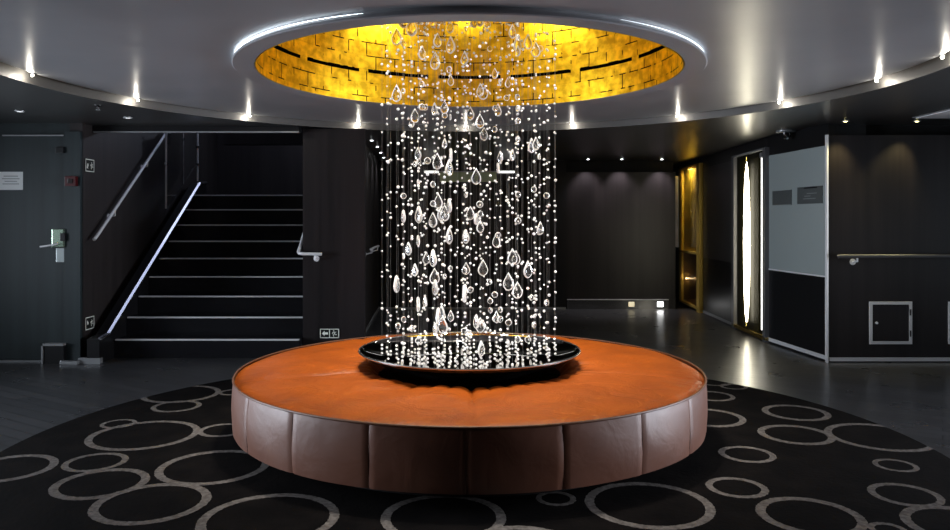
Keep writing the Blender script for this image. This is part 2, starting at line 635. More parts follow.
struct('wall_corridor_end', BX(3.0, 4.0, 13.3, 13.4, 0, Z_OUT + .02), M['black'])
struct('baseboard_center', BX(-1.40, 1.50, 11.785, 11.8, 0, .03), M['steel_dull'])
struct('baseboard_corridor', slab((-1.235, 8.4), (-1.415, 11.8), 0, .04, -.012, 0), M['steel_dull'])


def on_line(px, A, B):
    u = (px - CX) / F
    A, B = Vector(A), Vector(B)
    d = B - A
    t = (u * A.y - A.x) / (d.x - u * d.y)
    return tuple(A + d * t)


def side(px0, px1, z0, z1, t0=0.0, t1=.01, seg=(K1, K2), bm=None):
    """slab on the right side wall between two sight lines; t = distance into the room"""
    A, B = on_line(px0, *seg), on_line(px1, *seg)
    if A[1] > B[1]:
        A, B = B, A
    return slab(A, B, z0, z1, t0, t1, bm)


def sidebox(A, B, z0, z1, t0, t1, bm=None):
    return slab(A, B, z0, z1, t0, t1, bm)


# two-tone panel next to the corner
pan = obj('wall_panel', side(770, 826, .06, .825, 0, .012, (K0, K1)), M['black'])
pan['kind'] = 'structure'
pan.name = 'trim_6'
obj('upper_panel', side(770, 826, .835, 2.11, 0, .012, (K0, K1)), M['grey_panel'], pan)
bm = side(769, 827, .822, .838, 0, .018, (K0, K1))
side(769, 827, .02, .06, 0, .018, (K0, K1), bm)
obj('rail', bm, M['steel'], pan)
obj('corner_post', slab((3.484, 7.345), (3.478, 7.37), 0, 2.21, 0, .02), M['steel'], pan)
pan2 = obj('trim_7', side(704, 734, .05, .83, 0, .012), M['black'])
pan2['kind'] = 'structure'
obj('upper_panel', side(704, 734, .83, 2.16, 0, .012), M['grey_dark_panel'], pan2)
obj('rail', side(704, 734, .015, .05, 0, .018), M['steel_dull'], pan2)

# glazed recess with the tall tube lamp
d2 = obj('door_2', side(737, 767.5, .05, 2.19, 0.0, .006), mat('smoked_bronze_back', (.008, .0075, .005), .6, 0, .05))
d2['kind'] = 'structure'
for nm, a in (('jamb', (735.3, 737.6, .0, 2.21)), ('jamb', (766.8, 769.5, 0, 2.2)), ('head', (735.3, 769.5, 2.185, 2.205)),
              ('sill', (735.3, 769.5, .02, .06))):
    obj(nm, side(*a, 0, .05), (M['rail_dark'] if nm == 'jamb' else M['steel_dull']) if nm != 'sill' else M['brass'], d2)
obj('reflector', side(741.5, 745.3, .12, 2.12, .006, .02), M['gold_reflector'], d2)
obj('reflector', side(755.5, 760.3, .08, 2.12, .006, .02), M['gold_reflector'], d2)


# ------------------------------------------------------------------ lamps
def place_side(px, z, t, seg=(K1, K2)):
    A, B = Vector(seg[0]), Vector(seg[1])
    d = (B - A).normalized()
    p = Vector(on_line(px, *seg)) + Vector((-d.y, d.x)) * t
    return Vector((p.x, p.y, z))


t = thing('tube_lamp', 'tall glowing warm white tube lamp with pointed ends in the glazed recess', 'lamp', place_side(750.5, 0, .045))
prof = [(.0, .13), (.008, .16), (.018, .24), (.028, .42), (.036, .75), (.039, 1.1), (.036, 1.45), (.028, 1.78), (.018, 1.96), (.008, 2.05), (0, 2.10)]
obj('tube', lathe(prof, 16), M['tube'], t, True)
obj('end_cap', lathe([(0, .10), (.012, .10), (.012, .15), (0, .15)], 12), M['brass'], t)
obj('end_cap', lathe([(0, 2.09), (.012, 2.09), (.012, 2.15), (0, 2.15)], 12), M['brass'], t)
t = thing('slim_tube_lamp', 'thin white line lamp at the near edge of the glazed recess', 'lamp', place_side(764, 0, .02))
obj('tube', lathe([(0, .12), (.013, .12), (.013, 2.12), (0, 2.12)], 12), M['tube_dim'], t, True)
obj('bracket', BX(-.018, .018, -.012, .03, 2.10, 2.16), M['steel_dull'], t)

# little lamps along the rim of the round ceiling
order = ['leftmost lamp on the rim of the round grey ceiling, above the paper notice',
         'second rim lamp from the left, above the head of the stair handrail',
         'third rim lamp from the left, above the middle of the staircase',
         'fourth rim lamp from the left, above the wall between stairs and crystals',
         'rim lamp straight behind the crystal strands, under the gold dome',
         'rim lamp just right of the crystal strands',
         'rim lamp above the gold framed niche',
         'rim lamp above the grey panel with plaques, right of the ceiling streak',
         'rim lamp above the right wall with the square hatch',
         'rim lamp nearest the camera on the right, at the right edge of the view']
lamp_bm = lathe([(0, -.002), (.006, -.004), (.0095, -.012), (.007, -.019), (0, -.022)], 14)
lamp_mesh = house_mesh = None
for lab, a in zip(order, (87.5, 66, 43.8, 21.8, 0, -21.6, -43, -63.5, -83.5, -98.5)):
    r = math.radians(90 + a)
    loc = (DISC_C[0] + (DISC_R + .004) * math.cos(r), DISC_C[1] + (DISC_R + .004) * math.sin(r), Z_DISC)
    t = thing('ceiling_spotlight', lab, 'spotlight', loc, 0, 'lamps along the rim of the round ceiling')
    if lamp_mesh is None:
        lo = obj('bulb', lamp_bm, M['lens'], t, True)
        ho = obj('housing', lathe([(.011, -.006), (.014, -.006), (.014, .05), (0, .05), (0, .046), (.011, .046)], 16), M['steel_dull'], t)
        lamp_mesh, house_mesh = lo.data, ho.data
    else:
        for nm, me in (('bulb', lamp_mesh), ('housing', house_mesh)):
            o = bpy.data.objects.new(nm, me)
            C.objects.link(o)
            o.parent = t
    light('rim_light', 'POINT', (loc[0] + .022 * math.cos(r), loc[1] + .022 * math.sin(r), Z_DISC - .024), 1.7, (1, .93, .80), shadow_soft_size=.008)
for a in (130, 152, 174, 196, 218):
    r = math.radians(90 + a)
    light('rim_light', 'POINT', (DISC_C[0] + 2.9 * math.cos(r), DISC_C[1] + 2.9 * math.sin(r), Z_DISC - .03), .15, (1, .93, .80), shadow_soft_size=.008)


def downlight(label, loc, lens, energy, col, group, rad=.022, target=None, size=100, name='downlight'):
    t = thing(name, label, 'downlight', loc, 0, group)
    obj('lens', lathe([(0, -.010), (rad * .6, -.008), (rad, 0), (0, 0)], 16), lens, t, True)
    obj('trim_ring', lathe([(rad, .0), (rad + .012, 0), (rad + .012, -.006), (rad, -.006)], 20, True), M['steel_dull'], t)
    if energy:
        tg = target or (loc[0], loc[1], 0)
        light('downlight_beam', 'SPOT', (loc[0], loc[1], loc[2] - .02), energy, col, tg, spot_size=math.radians(size), spot_blend=.8,
              shadow_soft_size=.02)
    return t


for px, lab in ((588, 'left of three white downlights over the far dark wall'),
                (622, 'middle of three white downlights over the far dark wall'),
                (662, 'right of three white downlights over the far dark wall')):
    x = (px - CX) / F * 11.62
    downlight(lab, (x, 11.62, Z_OUT), M['lens_cool'], 30, (.97, .90, .97), 'downlights over the far wall', .026, (x, 11.8, 1.0), 90)
for px, lab in ((845.5, 'small yellow downlight above the corner end of the right handrail'),
                (917, 'small yellow downlight right of the one near the corner post')):
    x = (px - CX) / F * 7.2
    downlight(lab, (x, 7.2, Z_OUT), M['lens_warm'], 24, (1, .85, .40), 'yellow downlights over the right wall', .02, (x - (.22 if px > 900 else 0), 7.37, 1.4), 70)
for i, (X, Y) in enumerate(((-1.17, 8.9), (-1.2, 9.7), (-1.25, 10.5), (-1.3, 11.3))):
    lab = ['nearest', 'second', 'third', 'farthest'][i] + ' of the lamps washing the narrow corridor wall left of the crystals'
    downlight(lab, (X + .02, Y, Z_OUT), M['lens_cool'], 6, (.9, .9, 1), 'corridor wall lamps', .022, (X - .12, Y + .1, 1.2), 90)
for (px, py, lab) in ((128, 117.5, 'small dim downlight in the dark ceiling before the stairs'),
                      (20, 111, 'small dim downlight in the dark ceiling above the paper notice')):
    Y = F * (Z_OUT - EYE) / (HY - py)
    X = (px - CX) / F * Y
    downlight(lab, (X, Y, Z_OUT), mat('dim_lens', (1, 1, 1), .4, emit=(.9, .95, 1), strength=.8), 0, (1, 1, 1), 'dim downlights before the stairs', .03)

# linear lamp on the black wall behind the crystals
t = thing('linear_wall_lamp', 'long slim lamp with greenish glass on the black wall behind the crystals', 'lamp', (0, 11.8, 2.13))
obj('rail', BX(-.68, .70, -.05, 0, .0, .02), M['steel_dull'], t)
for x0, x1 in ((-.70, -.48), (.44, .70)):
    obj('tube', BX(x0, x1, -.062, -.012, -.012, .022, bev=.008), mat('white_linear_glow', (1, 1, 1), .4, emit=(1, 1, .97), strength=1.3), t)
obj('glass_shade', BX(-.46, .42, -.058, -.01, -.15, 0), mat('green_glass_glow', (.3, .35, .2), .2, emit=(.55, .62, .35), strength=.05), t)

# gold niche on the right side wall
nz_ = thing('niche', 'brass framed glazed niche glowing gold on the right side wall', 'niche', (0, 0, 0))
for a in ((682.5, 684.3, .05, 2.24), (700.4, 703.2, .0, 2.24), (682.5, 703.2, 2.215, 2.24), (682.5, 703.2, .865, .90), (682.5, 703.2, .04, .075)):
    obj('frame_bar', side(*a, 0, .06), M['gold_frame'], nz_)
obj('gold_back', side(684, 701, .90, 2.22, .001, .006), mat('gold_mosaic', (.80, .55, .10), .45, .4), nz_)
obj('lower_back', side(684, 701, .07, .87, .001, .006), mat('amber_brown_panel', (.36, .20, .07), .3, .5), nz_)
obj('pane', side(684, 701, .07, 2.22, .035, .041), M['glass'], nz_)
pA, pB = place_side(692, 2.19, .02), place_side(686, .2, .02)
light('niche_glow', 'AREA', place_side(692, 2.19, .022), 12, (1, .80, .25), place_side(692, 0, .012), shape='RECTANGLE', size=.25, size_y=.02)
light('niche_glow_low', 'POINT', place_side(688, .45, .02), .8, (1, .75, .4), shadow_soft_size=.01)
pp = obj('wall_sliver', BX(3.28, 3.37, 12.2, 12.3, .95, 2.10), mat('mauve_panel', (.40, .36, .42), .4))
pp.name = 'trim_8'
pp['kind'] = 'structure'

# ------------------------------------------------------------------ rug
RC, RR = Vector((0, 4.66)), 2.78
rings = [(-38, 55, 457, 485, 0), (64, 127, 455, 474, 0), (53, 148, 471, 502, 0), (92, 211, 486, 527, 0), (159, 268, 452, 488, 0),
         (88, 200, 423, 452, 0), (101, 136, 421, 430, 0), (199, 248, 425, 439, 0), (153, 200, 402, 414, 0), (143, 219.5, 387, 404.5, 0),
         (218, 246, 391, 396.5, 0), (199, 339, 496, 551, 0), (380, 507, 497, 546, 0), (462, 580, 527, 585, 0), (535, 577, 494, 508, 0),
         (584, 714, 485, 532, 0), (705, 768.5, 480, 500, 0), (719.5, 774.5, 448, 465, 0), (759.7, 832, 426.5, 447, 0), (763, 829, 406.5, 422.5, 0),
         (829, 930, 425, 454, 0), (874, 917, 461, 474, 0), (869, 942, 486, 509, 0), (908, 1015, 507.5, 552, 0), (759.5, 861, 499, 540, 0),
         (870, 906, 524.5, 540, 0), (672, 744, 410, 429, 0), (690, 734.4, 392.6, 402.7, 0), (720.5, 746.5, 385, 391, 0), (694, 733, 380, 387, 0)]
m = mat('dark_carpet_with_rings', (.012, .009, .009), 1, 0, .04)
M['rug'] = m
nt = m.node_tree
ns, ln, b = nodes(m)
tc = N(nt, 'ShaderNodeTexCoord')
flat = N(nt, 'ShaderNodeVectorMath', operation='MULTIPLY')
ln.new(tc.outputs['Object'], flat.inputs[0])
flat.inputs[1].default_value = (1, 1, 0)
nzw = N(nt, 'ShaderNodeTexNoise')
nzw.inputs['Scale'].default_value = 60
ln.new(tc.outputs['Object'], nzw.inputs['Vector'])
wob = math_node(nt, 'MULTIPLY_ADD', nzw.outputs[0], .012, -.006)
tot = None
for (xl, xr, yt, yb, _) in rings:
    dn, df_ = F * EYE / (yb - HY), F * EYE / (yt - HY)
    dc = (dn + df_) / 2
    wdt = (xr - xl) / F * dc
    rad = .5 * (.5 * wdt + .5 * (df_ - dn))
    cx = ((xl + xr) / 2 - CX) / F * dc
    th = .028 if rad < .13 else (.036 if rad < .2 else .045)
    dv = N(nt, 'ShaderNodeVectorMath', operation='DISTANCE')
    ln.new(flat.outputs[0], dv.inputs[0])
    dv.inputs[1].default_value = (cx - RC.x, dc - RC.y, 0)
    q = math_node(nt, 'ABSOLUTE', math_node(nt, 'ADD', math_node(nt, 'SUBTRACT', dv.outputs['Value'], rad - th / 2), wob))
    q = math_node(nt, 'LESS_THAN', q, th / 2)
    tot = q if tot is None else math_node(nt, 'MAXIMUM', tot, q)
nf = N(nt, 'ShaderNodeTexNoise')
nf.inputs['Scale'].default_value = 45
nf.inputs['Detail'].default_value = 6
ln.new(tc.outputs['Object'], nf.inputs['Vector'])
nl = N(nt, 'ShaderNodeTexNoise')
nl.inputs['Scale'].default_value = 5
nl.inputs['Detail'].default_value = 3
ln.new(tc.outputs['Object'], nl.inputs['Vector'])
mx = N(nt, 'ShaderNodeMix', data_type='RGBA')
ln.new(tot, mx.inputs[0])
ln.new(ramp(nt, nl.outputs[0], [(.4, (.0030, .0025, .0025)), (.72, (.0065, .0052, .0048))]), mx.inputs[6])
ln.new(ramp(nt, nf.outputs[0], [(.3, (.075, .065, .060)), (.7, (.17, .155, .145))]), mx.inputs[7])
ln.new(mx.outputs[2], b.inputs['Base Color'])
bump(nt, b, math_node(nt, 'ADD', math_node(nt, 'MULTIPLY', tot, 1.0), math_node(nt, 'MULTIPLY', nf.outputs[0], .4)), .008, .7)
bm = lathe([(0, .012), (RR - .008, .012), (RR, .008), (RR, 0), (0, 0)], 160)
rug = obj('rug', bm, M['rug'], loc=(RC.x, RC.y, 0))
tag(rug, 'large round black rug with grey rings under the orange seat', 'rug')

# ------------------------------------------------------------------ round seat
R0, ZB, ZS = 1.5, .105, .42
seat = thing('round_seat', 'huge round orange leather seat in the middle of the foyer', 'seat', (0, 5, 0))
obj('plinth', lathe([(0, .012), (1.27, .012), (1.27, ZB + .03), (0, ZB + .03)], 96), M['black_matt'], seat)
n, rws = 400, 34
bm = bmesh.new()
prev = None
RIN = .60
for i in range(rws + 1):
    s = i / rws
    r = RIN + (R0 - .018 - RIN) * s
    ring = []
    for k in range(n):
        a = 2 * PI * k / n
        z = ZS + .012 * math.sin(PI * min(1, s * 1.05)) - .018 * max(0, s - .96) / .04
        # puckers gathered round the inner edge
        pk = abs(math.sin(a * 20))
        near = math.exp(-((r - .66) / .11) ** 2) if r > .66 else 1
        z += near * (.015 * pk ** .7 - .010)
        soft = math.exp(-((r - .80) / .17) ** 2)
        z += soft * .008 * math.sin(a * 10 + 1.3 * math.sin(3 * a)) + .0045 * math.sin(9 * a + 5 * r) * math.sin(7 * r + 2 * a)
        if r < .66:
            z -= (.66 - r) * .9
        # radial seams
        for q in range(5):
            da = (a + PI / 2 - .022 - q * 2 * PI / 5 + PI) % (2 * PI) - PI
            z -= .012 * math.exp(-(da * r / .009) ** 2) + .009 * math.exp(-(da * r / .05) ** 2)
        ring.append(bm.verts.new((r * math.cos(a), r * math.sin(a), z)))
    if prev:
        for k in range(n):
            bm.faces.new((prev[k], prev[(k + 1) % n], ring[(k + 1) % n], ring[k]))
    prev = ring
obj('seat_top', bm, M['leather'], seat, True)
obj('top_piping', lathe([(R0 - .010 + .007 * math.cos(q * PI / 4), ZS - .006 + .007 * math.sin(q * PI / 4)) for q in range(8)], 160, True), M['piping'], seat, True)
obj('bottom_piping', lathe([(R0 - .030 + .008 * math.cos(q * PI / 4), ZB + .008 * math.sin(q * PI / 4)) for q in range(8)], 160, True), M['leather_shaded'], seat, True)
for k in range(20):
    a0 = -PI / 2 - .012 + 2 * PI * k / 20
    bm = bmesh.new()
    NA, NZ = 24, 10
    g = []
    for i in range(NA + 1):
        s = i / NA
        a = a0 + 2 * PI / 20 * s
        row = []
        for j in range(NZ + 1):
            v = j / NZ
            edge = min(s, 1 - s) * 2 * PI / 20 * R0
            puff = 1 - math.exp(-edge / .006)
            r = R0 - .022 + .022 * math.sin(PI * (.16 + .74 * v)) ** .6 - .006 * (1 - puff) + .0015 * math.sin(k * 2.1 + v * 6 + s * 5)
            row.append(bm.verts.new((r * math.cos(a), r * math.sin(a), ZB + (ZS - .008 - ZB) * v)))
        g.append(row)
    for i in range(NA):
        for j in range(NZ):
            bm.faces.new((g[i][j], g[i + 1][j], g[i + 1][j + 1], g[i][j + 1]))
    obj('side_panel', bm, M['leather_shaded'], seat, True)
obj('underside', lathe([(1.2, ZB), (R0 - .03, ZB), (R0 - .03, ZB + .004), (1.2, ZB + .004)], 96, True), M['black_matt'], seat)

# ------------------------------------------------------------------ black dish
dish = thing('dish', 'wide shallow black mirror dish standing on the orange seat under the crystals', 'dish', (0, 5, 0))
DR, DZ = .725, .537


def dish_z(r):
    return .445 + (DZ - .457) * (r / DR) ** 4.2 + .012 * max(0, (r - .69) / .035) ** 2


prof = [(r, dish_z(r)) for r in (0, .15, .3, .4, .48, .55, .61, .66, .68, .69, .695, .70, .705, .71, .715, .719, .722)]
under = [(.722, DZ - .012), (.70, DZ - .03), (.64, DZ - .058), (.55, .452), (.46, .437), (.42, .40), (0, .40)]
obj('bowl', lathe([(r, z - .004) for r, z in prof] + under, 128), M['dish'], dish, True)
obj('mirror_surface', lathe([(r, z) for r, z in prof] + [(.722, DZ - .003)], 128), mat('dark_mirror', (.42, .41, .41), .03, 1), dish, True)
obj('rim', lathe([(.7225 + .005 * math.cos(q * PI / 3), DZ - .005 + .005 * math.sin(q * PI / 3)) for q in range(6)], 128, True), M['dish_rim'], dish, True)

# ------------------------------------------------------------------ crystal chandelier
ch = thing('chandelier', 'tall curtain of crystal beads and drops on threads falling from the gold dome', 'chandelier', (0, 5, 3.26))
obj('ceiling_plate', lathe([(0, 0), (.70, 0), (.70, -.03), (0, -.03)], 64), M['brass'], ch)


def ball(bm, p, r, mi, u=8, v=6):
    rings = []
    for i in range(1, v):
        th = PI * i / v
        rings.append([bm.verts.new((p[0] + r * math.sin(th) * math.cos(2 * PI * k / u), p[1] + r * math.sin(th) * math.sin(2 * PI * k / u),
                                    p[2] + r * math.cos(th))) for k in range(u)])
    top, bot = bm.verts.new((p[0], p[1], p[2] + r)), bm.verts.new((p[0], p[1], p[2] - r))
    fs = []
    for k in range(u):
        j = (k + 1) % u
        fs.append(bm.faces.new((top, rings[0][k], rings[0][j])))
        fs.append(bm.faces.new((bot, rings[-1][j], rings[-1][k])))
        for A, B in zip(rings, rings[1:]):
            fs.append(bm.faces.new((A[k], B[k], B[j], A[j])))
    for f in fs:
        f.material_index = mi
        f.smooth = True


def drop_mesh(name, prof, W, D):
    """flat cut pendant seen face on: clear table in the middle, white bevel all round, lamp glints in its colour.
    prof = (z, half width) down one side from the top point to the bottom"""
    bm = bmesh.new()
    out = [(w, z) for z, w in prof] + [(-w, z) for z, w in prof[-2:0:-1]]
    cz = sum(z for w, z in out) / len(out)
    n = len(out)
    rim = [bm.verts.new((w, 0, z)) for w, z in out]
    for sgn in (-1, 1):
        mid = [bm.verts.new((w * .80, sgn * D * .8, cz + (z - cz) * .85)) for w, z in out]
        tab = [bm.verts.new((w * .45, sgn * D, cz + (z - cz) * .50)) for w, z in out]
        for k in range(n):
            j = (k + 1) % n
            f = bm.faces.new((rim[k], rim[j], mid[j], mid[k]))
            f.material_index = 1  # bevel takes the white material: refracted glints as colour
            bm.faces.new((mid[k], mid[j], tab[j], tab[k]))
        bm.faces.new(tab)
    bmesh.ops.recalc_face_normals(bm, faces=bm.faces[:])
    me = bpy.data.meshes.new(name)
    bm.to_mesh(me)
    bm.free()
    me.materials.append(M['crystal'])
    me.materials.append(M['bead'])
    return me


def tear(L, W):
    pr = ((0, 0), (.07, .14), (.2, .38), (.36, .68), (.52, .92), (.66, 1), (.8, .9), (.91, .62), (.975, .3), (1, 0))
    return [(-L * a, W * b) for a, b in pr]


def disc(R_):
    return [(-R_ + R_ * math.cos(PI * q / 7), R_ * math.sin(PI * q / 7)) for q in range(8)]


drops = [drop_mesh('crystal_drop', tear(.092, .028), .028, .011), drop_mesh('crystal_drop', tear(.118, .036), .036, .014),
         drop_mesh('crystal_drop', tear(.075, .021), .021, .010), drop_mesh('crystal_drop', tear(.105, .031), .031, .012)]
ball_me = drop_mesh('crystal_disc', disc(.021), .021, .009)
NS = 98
n_drop = n_ball = 0
for k in range(NS):
    rr = .585 * math.sqrt((k + .5) / NS) ** .8
    aa = k * 2.399963 + random.uniform(-.15, .15)
    x, y = rr * math.cos(aa), rr * math.sin(aa)
    zend = dish_z(rr) - 3.26 + random.uniform(.012, .05)
    bm = tube([(x, y, -.03), (x, y, zend)], .0008, 4)
    taken = []
    z = -.12 - random.random() * .2
    mine = []
    while z > zend + .1:
        typ = random.random()
        if typ < .095 and n_drop < 100 and z - .14 > zend:
            mine.append(('crystal_drop', random.choice(drops), z, random.gauss(0, .75)))
            n_drop += 1
            z -= .17 + random.random() * .12
            continue
        if typ < .145 and n_ball < 80:
            mine.append(('crystal_disc', ball_me, z, random.gauss(0, .8)))
            n_ball += 1
            z -= .05 + random.random() * .12
            continue
        ball(bm, (x, y, z), random.choice((.006, .007, .008, .0095)), 1)
        if random.random() < .16:
            z -= random.uniform(.025, .04)
        else:
            z -= random.uniform(.08, .27)
    for q in range(random.randint(2, 4)):
        ball(bm, (x, y, zend + q * random.uniform(.022, .03)), .008, 1)
    st = obj('strand', bm, [M['wire'], M['bead']], ch)
    for nm, me, zz, rz in mine:
        o = bpy.data.objects.new(nm, me)
        C.objects.link(o)
        o.location = (x, y, zz)
        o.rotation_euler = (0, 0, rz)
        o.parent = st

# ------------------------------------------------------------------ staircase
SR, ST, SD = .19, .27, 7.30
stair = thing('staircase', 'flight of glossy black steps with pale nosings going up at the left', 'staircase', (-2.6, 7.5, 0))
sx0, sx1 = -3.56 + 2.6, -1.706 + 2.6
for k in range(1, 10):
    y0 = SD + ST * k - 7.5
    y1 = y0 + ST if k < 9 else 11.3 - 7.5
    st = obj('step', BX(sx0, sx1, y0 + .012, y1 + (.012 if k < 9 else -.005), SR * (k - 1) if k == 1 else SR * (k - 1) - .03, SR * k - .004), M['riser'], stair)
    obj('nosing', BX(sx0 + .015, sx1, y0 - .004, y0 + .035, SR * k - .014, SR * k, bev=.003), M['steel'], st)
bm = bmesh.new()
# closed string wall beside the steps
X0, X1 = -3.68 + 2.6, -3.56 + 2.6
pts = [(7.28 - 7.5, 0), (7.28 - 7.5, .235), (7.46 - 7.5, .255), (10.0 - 7.5, 1.87), (10.25 - 7.5, 1.89), (10.25 - 7.5, 0)]
a = [bm.verts.new((X0, y, z)) for y, z in pts]
b_ = [bm.verts.new((X1, y, z)) for y, z in pts]
bm.faces.new(a)
bm.faces.new(b_[::-1])
for i in range(len(pts)):
    j = (i + 1) % len(pts)
    bm.faces.new((a[i], a[j], b_[j], b_[i]))
sg = obj('stringer', bm, M['black'], stair)
bm = bmesh.new()
prev = None
for y, z in pts[1:5]:
    ring = [bm.verts.new((x, y, z + dz)) for x, dz in ((X1 - .012, 0.001), (X1 + .014, -.008), (X1 + .014, .010), (X1 - .012, .020))]
    if prev:
        for i in range(4):
            bm.faces.new((prev[i], prev[(i + 1) % 4], ring[(i + 1) % 4], ring[i]))
    else:
        bm.faces.new(ring)
    prev = ring
bm.faces.new(prev[::-1])
obj('cap', bm, mat('satin_cap', (.75, .76, .78), .25, 1), sg)
obj('foot', BX(X0 - .08, X1 + .01, 7.27 - 7.5, 7.33 - 7.5, 0, .055), M['steel_dull'], sg)

# glass balustrade over the upper part of the string wall
gb = thing('glass_balustrade', 'clear glass balustrade with steel edges standing beside the upper steps', 'balustrade', (-3.6, 9.4, 1.5))
pg = [(-.42, .0), (.55, .62), (.55, 1.15), (-.42, .90)]
bm = bmesh.new()
a = [bm.verts.new((-.006, y, z)) for y, z in pg]
b_ = [bm.verts.new((.006, y, z)) for y, z in pg]
bm.faces.new(a)
bm.faces.new(b_[::-1])
for i in range(4):
    j = (i + 1) % 4
    bm.faces.new((a[i], a[j], b_[j], b_[i]))
obj('glass_panel', bm, M['glass'], gb)
obj('post', tube([(0, -.42, .02), (0, -.42, .95)], .012, 8), M['steel'], gb)
obj('post', tube([(0, .62, .40), (0, .62, 1.2)], .012, 8), M['steel'], gb)
obj('post', tube([(0, .12, .34), (0, .12, 1.1)], .008, 8), M['steel'], gb)
for (y, z) in ((-.42, .55), (.62, .62), (.62, .85), (.62, 1.05), (.12, .9)):
    obj('clamp', BX(-.02, .02, y - .016, y + .016, z - .018, z + .018, bev=.004), M['chrome'], gb)


# ------------------------------------------------------------------ handrails
def rail(label, pts, brackets, r=.019, loc=(0, 0, 0), m='steel'):
    t = thing('handrail', label, 'handrail', loc)
    obj('rail', tube(pts, r, 12), M[m], t, True)
    for p, q in brackets:
        mid = (Vector(p) + Vector(q)) / 2
        obj('bracket', tube([Vector(p), (p[0], p[1], p[2] - .05), (q[0], q[1], q[2])], .009, 8), M['steel'], t, True)
        obj('rose', tube([Vector(q), Vector(q) + (Vector(q) - Vector((p[0], p[1], q[2]))).normalized() * .006], .03, 14), M['steel'], t)
    return t


rail('sloping steel handrail on the left wall of the staircase', [(-3.70, 7.46, 1.19), (-3.70, 7.52, 1.225), (-3.70, 10.2, 3.13)],
     [((-3.70, 8.7, 2.05), (-3.764, 8.7, 1.99)), ((-3.70, 7.9, 1.48), (-3.764, 7.9, 1.42))], .016)
rail('short steel handrail end wrapped around the wall corner right of the steps',
     [(-1.735, 8.9, 1.95), (-1.735, 7.78, 1.13), (-1.735, 7.67, 1.058), (-1.72, 7.645, 1.047), (-1.69, 7.64, 1.042), (-1.49, 7.64, 1.038)],
     [((-1.56, 7.64, 1.038), (-1.56, 7.714, .99))], .016)
rail('long level dark steel handrail along the right wall', [(3.545, 7.29, 1.03), (3.56, 7.28, 1.035), (6.5, 7.28, 1.035)],
     [((3.73, 7.28, 1.035), (3.73, 7.364, .975)), ((5.2, 7.28, 1.035), (5.2, 7.364, .975))], .019, m='rail_dark')
pA = Vector((-1.27, 9.4, .0))
rail('stub of handrail on the narrow corridor wall left of the crystals', [(-1.20, 9.2, 1.03), (-1.25, 10.4, 1.03)],
     [((-1.21, 9.4, 1.03), (-1.285, 9.4, .96)), ((-1.24, 10.2, 1.03), (-1.325, 10.2, .96))], .014)

# ------------------------------------------------------------------ left door and its fittings
d1 = obj('door_1', BX(-5.25, -3.93, FY - .030, FY + .01, .03, 2.205), M['wood_door'])
d1['kind'] = 'structure'
obj('closer_arm', BX(-4.52, -3.93, FY - .05, FY - .03, 2.195, 2.207), M['steel_dull'], d1)
obj('closer_box', BX(-4.00, -3.92, FY - .06, FY - .03, 2.03, 2.09, bev=.006), M['black'], d1)
obj('jamb', BX(-3.93, -3.77, FY - .04, FY + .01, 0, 2.24), M['wood_door'], d1)
X = lambda px, d=FY: (px - CX) / F * d
Z = lambda py, d=FY: EYE + (HY - py) / F * d
YD = FY - .03
lk = obj('lock_plate', BX(X(58.5), X(66.5), YD - .012, YD, Z(262), Z(248), bev=.003), mat('pale_lock_plate', (.45, .50, .50), .3, .6), d1)
hd = obj('handle_plate', BX(X(55), X(67), YD - .03, YD, Z(247), Z(229), bev=.008), mat('green_reflection_steel', (.42, .55, .42), .25, .8), d1)  # green reflection in the plate put into its base colour
obj('lever', tube([(X(61), YD - .02, Z(243)), (X(61), YD - .07, Z(244)), (X(56), YD - .075, Z(245)), (X(46), YD - .07, Z(246.5))], .010, 10), M['steel'], hd, True)
obj('latch', BX(X(63.5), X(68.5), YD - .035, YD, Z(241), Z(233), bev=.004), M['black'], hd)
kb = thing('kick_box', 'small steel framed black box at the foot of the door', 'box', (X(58), YD - .06, 0))
x0, x1 = X(47) - X(58), X(68.5) - X(58)
obj('body', BX(x0 + .012, x1, -.0, .058, 0.0, Z(343) - .012), M['black'], kb)
bm = BX(x0, x0 + .014, -.012, .058, 0, Z(342))
box(bm, x0, x1, -.012, .058, Z(343) - .012, Z(342))
obj('frame', bm, M['steel_dull'], kb)
ds = thing('door_stop', 'low bright steel block on the floor between door and stairs', 'door stop', (X(76), FY - .10, 0))
obj('block', BX(-.085, .085, -.04, .055, 0, .03, bev=.004), M['steel_dull'], ds)
obj('top_plate', BX(-.08, .08, -.035, .05, .0302, .042, bev=.003), M['chrome'], ds)

# paper notice with lines of print
nt_ = thing('paper_notice', 'white sheet of paper fixed to the dark door at the left', 'notice', (X(12.8), YD - .002, Z(181)))
obj('sheet', BX(-.117, .117, 0, .0015, -.088, .088), M['paper'], nt_)
for z, w_ in ((.045, .07), (.02, .085), (-.005, .06), (-.03, .08)):
    obj('print_line', BX(-w_, w_, -.0006, 0, z - .004, z + .004), M['grey_ink'], nt_)
# red call point
cp = thing('call_point', 'small dark red alarm call point on the door jamb', 'alarm', (X(74.5), FY - .045, Z(181.5)))
obj('case', BX(-.055, .055, -.035, .004, -.048, .048, bev=.006), M['red'], cp)
obj('button', BX(-.025, .025, -.040, -.034, -.022, .022, bev=.003), mat('black_button', (.02, .01, .01), .3), cp)


